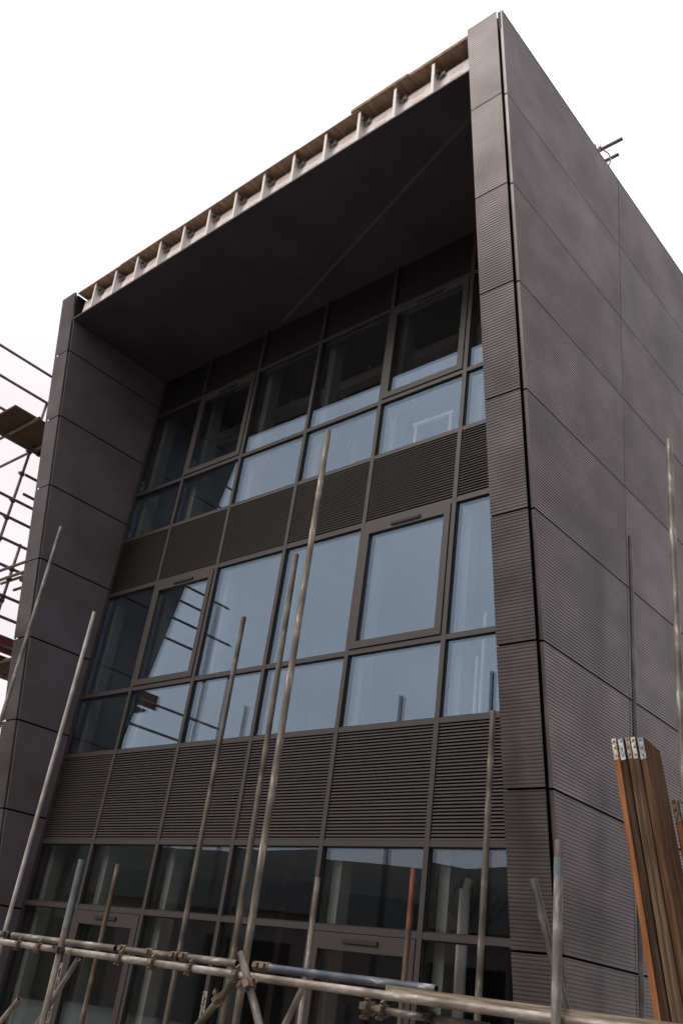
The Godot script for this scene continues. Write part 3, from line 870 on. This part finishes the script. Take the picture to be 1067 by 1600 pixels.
func ledgers() -> void:
	ledger("longest bright level tube running below the others across the front", -5.6, 1.75, 1.612, 1.75, M.tube_bright, [-3.95, -3.64, -2.56, -2.18, -1.77, -1.31], M.coupler, 0.003)
	ledger("short grey level tube at the far left of the upper row", -5.6, -4.25, 1.672, 1.69, M.tube_olive, [-4.30], M.coupler_dark)
	ledger("pale tube in the upper row between left edge and open end", -4.21, -2.74, 1.674, 1.69, M.tube_pale, [], M.coupler)
	ledger("short olive tube with rusty collars in the upper row", -2.69, -2.0, 1.674, 1.69, M.tube_olive, [-2.64, -2.32, -2.04], M.coupler)
	ledger("pale tube in the upper row ending at the tall pole", -1.97, -1.40, 1.677, 1.69, M.tube_pale, [-1.93], M.coupler)
	ledger("blue painted tube lying in the upper row beside the door", -1.22, 0.205, 1.677, 1.69, M.tube_blue, [-1.19, -1.13], M.coupler)
	var y := thing("scaffold_ledger", "rusty yellow tube with couplers below the timber plank", "scaffold tube", Vector3(-0.47, 1.535, 1.45), "level tubes along the front")
	tube_part("tube", y, Vector3.ZERO, Vector3(0.9, 0.0, 0.05), M.tube_pale, 0.021)
	coupler_part(y, Vector3(0.02, 0, 0), Vector3(1, 0, 0), M.coupler, 1.3)
	coupler_part(y, Vector3(0.14, 0, 0.01), Vector3(1, 0, 0), M.coupler, 1.1)
	coupler_part(y, Vector3(0.5, 0, 0.03), Vector3(1, 0, 0), M.coupler_dark, 1.1)
	# short braces below the ledgers
	var a := Vector3(-1.202, 1.74, 1.86)
	var q := Vector3(-0.952, 1.38, 1.86)
	var o := pole("stubby grey brace crossing in front of the tall pole's foot", lean(a, q), a, M.tube_olive, 0.025, "slanting braces below the ledgers")
	coupler_part(o, (a - lean(a, q)) * 0.90, a - q, M.coupler, 1.25)
	a = Vector3(-1.42, 1.585, 1.66)
	q = Vector3(-1.68, 1.32, 1.66)
	o = pole("brace falling to the left from the tall pole", lean(a, q), a, M.tube_olive, 0.0235, "slanting braces below the ledgers")
	coupler_part(o, (a - lean(a, q)) * 0.92, a - q, M.coupler, 1.1)
	a = Vector3(-0.885, 1.60, 1.58)
	q = Vector3(-1.01, 1.355, 1.58)
	pole("pale brace below the blue painted tube", lean(a, q), a, M.tube_bright, 0.021, "slanting braces below the ledgers")
	a = Vector3(-3.46, 1.57, 1.5)
	q = Vector3(-3.66, 1.277, 1.5)
	pole("thin grey brace beside the blue grey tube at the left", lean(a, q), a, M.tube_grey, 0.021, "slanting braces below the ledgers")
	a = Vector3(-4.0, 1.22, 1.6)
	q = Vector3(-4.2, 1.02, 1.6)
	pole("pale brace at the photo's lower left corner", lean(a, q), a, M.tube_bright, 0.021, "slanting braces below the ledgers")
	# galvanised strips
	for s in [[Vector3(-3.79, 1.524, 1.4), Vector3(-3.79, 0.0, 1.42), "perforated pale metal strip hanging left below the ledgers"], [Vector3(-2.475, 1.479, 1.0), Vector3(-2.43, 0.0, 1.0), "perforated pale metal strip below the ledgers near the tall pole"]]:
		var top: Vector3 = s[0]
		var bot: Vector3 = s[1]
		var n := thing("metal_strip", s[2], "metal strip", bot, "perforated metal strips")
		var st := begin()
		var t := along(Vector3.ZERO, top - bot)
		box_at(st, Transform3D(Basis(), Vector3(0, top.y / 2, 0)), Vector3(0.05, top.y, 0.004))
		part("strip", finish(st), M.band_pale, n)
		for k in 14:
			if k * 0.1 + 0.1 < top.y:
				part("slot", box(Vector3(-0.006, top.y - 0.1 - k * 0.1, 0.0021), Vector3(0.006, top.y - 0.04 - k * 0.1, 0.0035)), M.gap, n)
	# timber planks resting behind the ledger at the right
	for k in 2:
		var z := 1.42 + k * 0.235
		var b := thing("plank", ["grey timber plank lying level behind the long ledger, nearer the wall", "grey timber plank lying level against the long ledger"][k], "plank", Vector3(-0.22 + k * 0.12, 1.628, z - 0.02), "timber planks at ledger height")
		part("plank", box(Vector3(0, 0, -0.11), Vector3(2.4, 0.038, 0.11)), M.wood_grey, b)
		part("end_band", box(Vector3(-0.003, -0.002, -0.112), Vector3(0.03, 0.040, 0.112)), M.band_rust, b)

# ------------------------------------------------------------------------------------ boards on end at the right
func upright_board(label: String, top: Vector3, thick: float, wood: Material, band: Material, up: Vector3, length: float, group: String) -> void:
	var x := Vector3(1, 0, 0)
	var u := up.normalized()
	x = (x - u * x.dot(u)).normalized()
	var z := x.cross(u)
	var o := thing("scaffold_board", label, "scaffold board", top - u * length, group)
	o.basis = Basis(x, u, z)
	var st := begin()
	var w := 0.225
	var c := 0.004
	# chamfered long edges
	var ring := [Vector2(c, 0), Vector2(thick - c, 0), Vector2(thick, -c), Vector2(thick, -w + c), Vector2(thick - c, -w), Vector2(c, -w), Vector2(0, -w + c), Vector2(0, -c)]
	var mid := Vector3(thick / 2, 0, -w / 2)
	for k in 8:
		var p: Vector2 = ring[k]
		var q: Vector2 = ring[(k + 1) % 8]
		quad(st, Vector3(p.x, 0, p.y), Vector3(q.x, 0, q.y), Vector3(q.x, length, q.y), Vector3(p.x, length, p.y), Vector3((p.x + q.x) / 2, 0, (p.y + q.y) / 2) - mid)
	for y in [0.0, length]:
		quad(st, Vector3(0, y, 0), Vector3(thick, y, 0), Vector3(thick, y, -w), Vector3(0, y, -w), Vector3(0, y - length / 2, 0))
	part("plank", finish(st), wood, o)
	if band != null:
		st = begin()
		var bl := 0.13
		box_in(st, Vector3(thick * 0.12, length - bl, 0.0), Vector3(thick * 0.88, length + 0.003, 0.003))
		box_in(st, Vector3(thick * 0.12, length + 0.0005, -w), Vector3(thick * 0.88, length + 0.003, -0.0005))
		box_in(st, Vector3(thick * 0.12, length - bl, -w - 0.003), Vector3(thick * 0.88, length + 0.003, -w))
		part("end_band", finish(st), band, o)
		for k in 3:
			part("nail", box(Vector3(thick * 0.45, length - 0.02 - k * 0.045, 0.003), Vector3(thick * 0.45 + 0.008, length - 0.012 - k * 0.045, 0.006)), M.nail, o)

func boards() -> void:
	var up := Vector3(-0.6, 3.13, -0.3)
	var g := "scaffold boards standing on end at the right"
	upright_board("orange edged scaffold board, leftmost of the upright stack", Vector3(1.018, 3.130, 1.23), 0.034, M.wood_orange, M.band_pale, up, 3.2, g)
	upright_board("dark brown board with bluish end plate, second from the left", Vector3(1.056, 3.128, 1.225), 0.040, M.wood_dark, M.band_blue, up, 3.2, g)
	upright_board("brown board with a rusty end plate, third in the upright stack", Vector3(1.104, 3.133, 1.228), 0.032, M.wood_mid, M.band_rust, up, 3.2, g)
	upright_board("brown board with pale end plate, fourth in the upright stack", Vector3(1.138, 3.131, 1.23), 0.034, M.wood_mid, M.band_pale, up, 3.2, g)
	upright_board("broad brown board showing its face, rightmost of the upright stack", Vector3(1.182, 3.123, 1.235), 0.044, M.wood_brown, M.band_slate, up, 3.2, g)
	g = "further scaffold boards at the right edge"
	upright_board("orange edged board of the lower stack at the right edge", Vector3(1.275, 2.82, 1.0), 0.036, M.wood_orange, M.band_rust, up, 2.9, g)
	upright_board("dark board of the lower stack at the right edge", Vector3(1.314, 2.82, 0.995), 0.038, M.wood_dark, M.band_slate, up, 2.9, g)
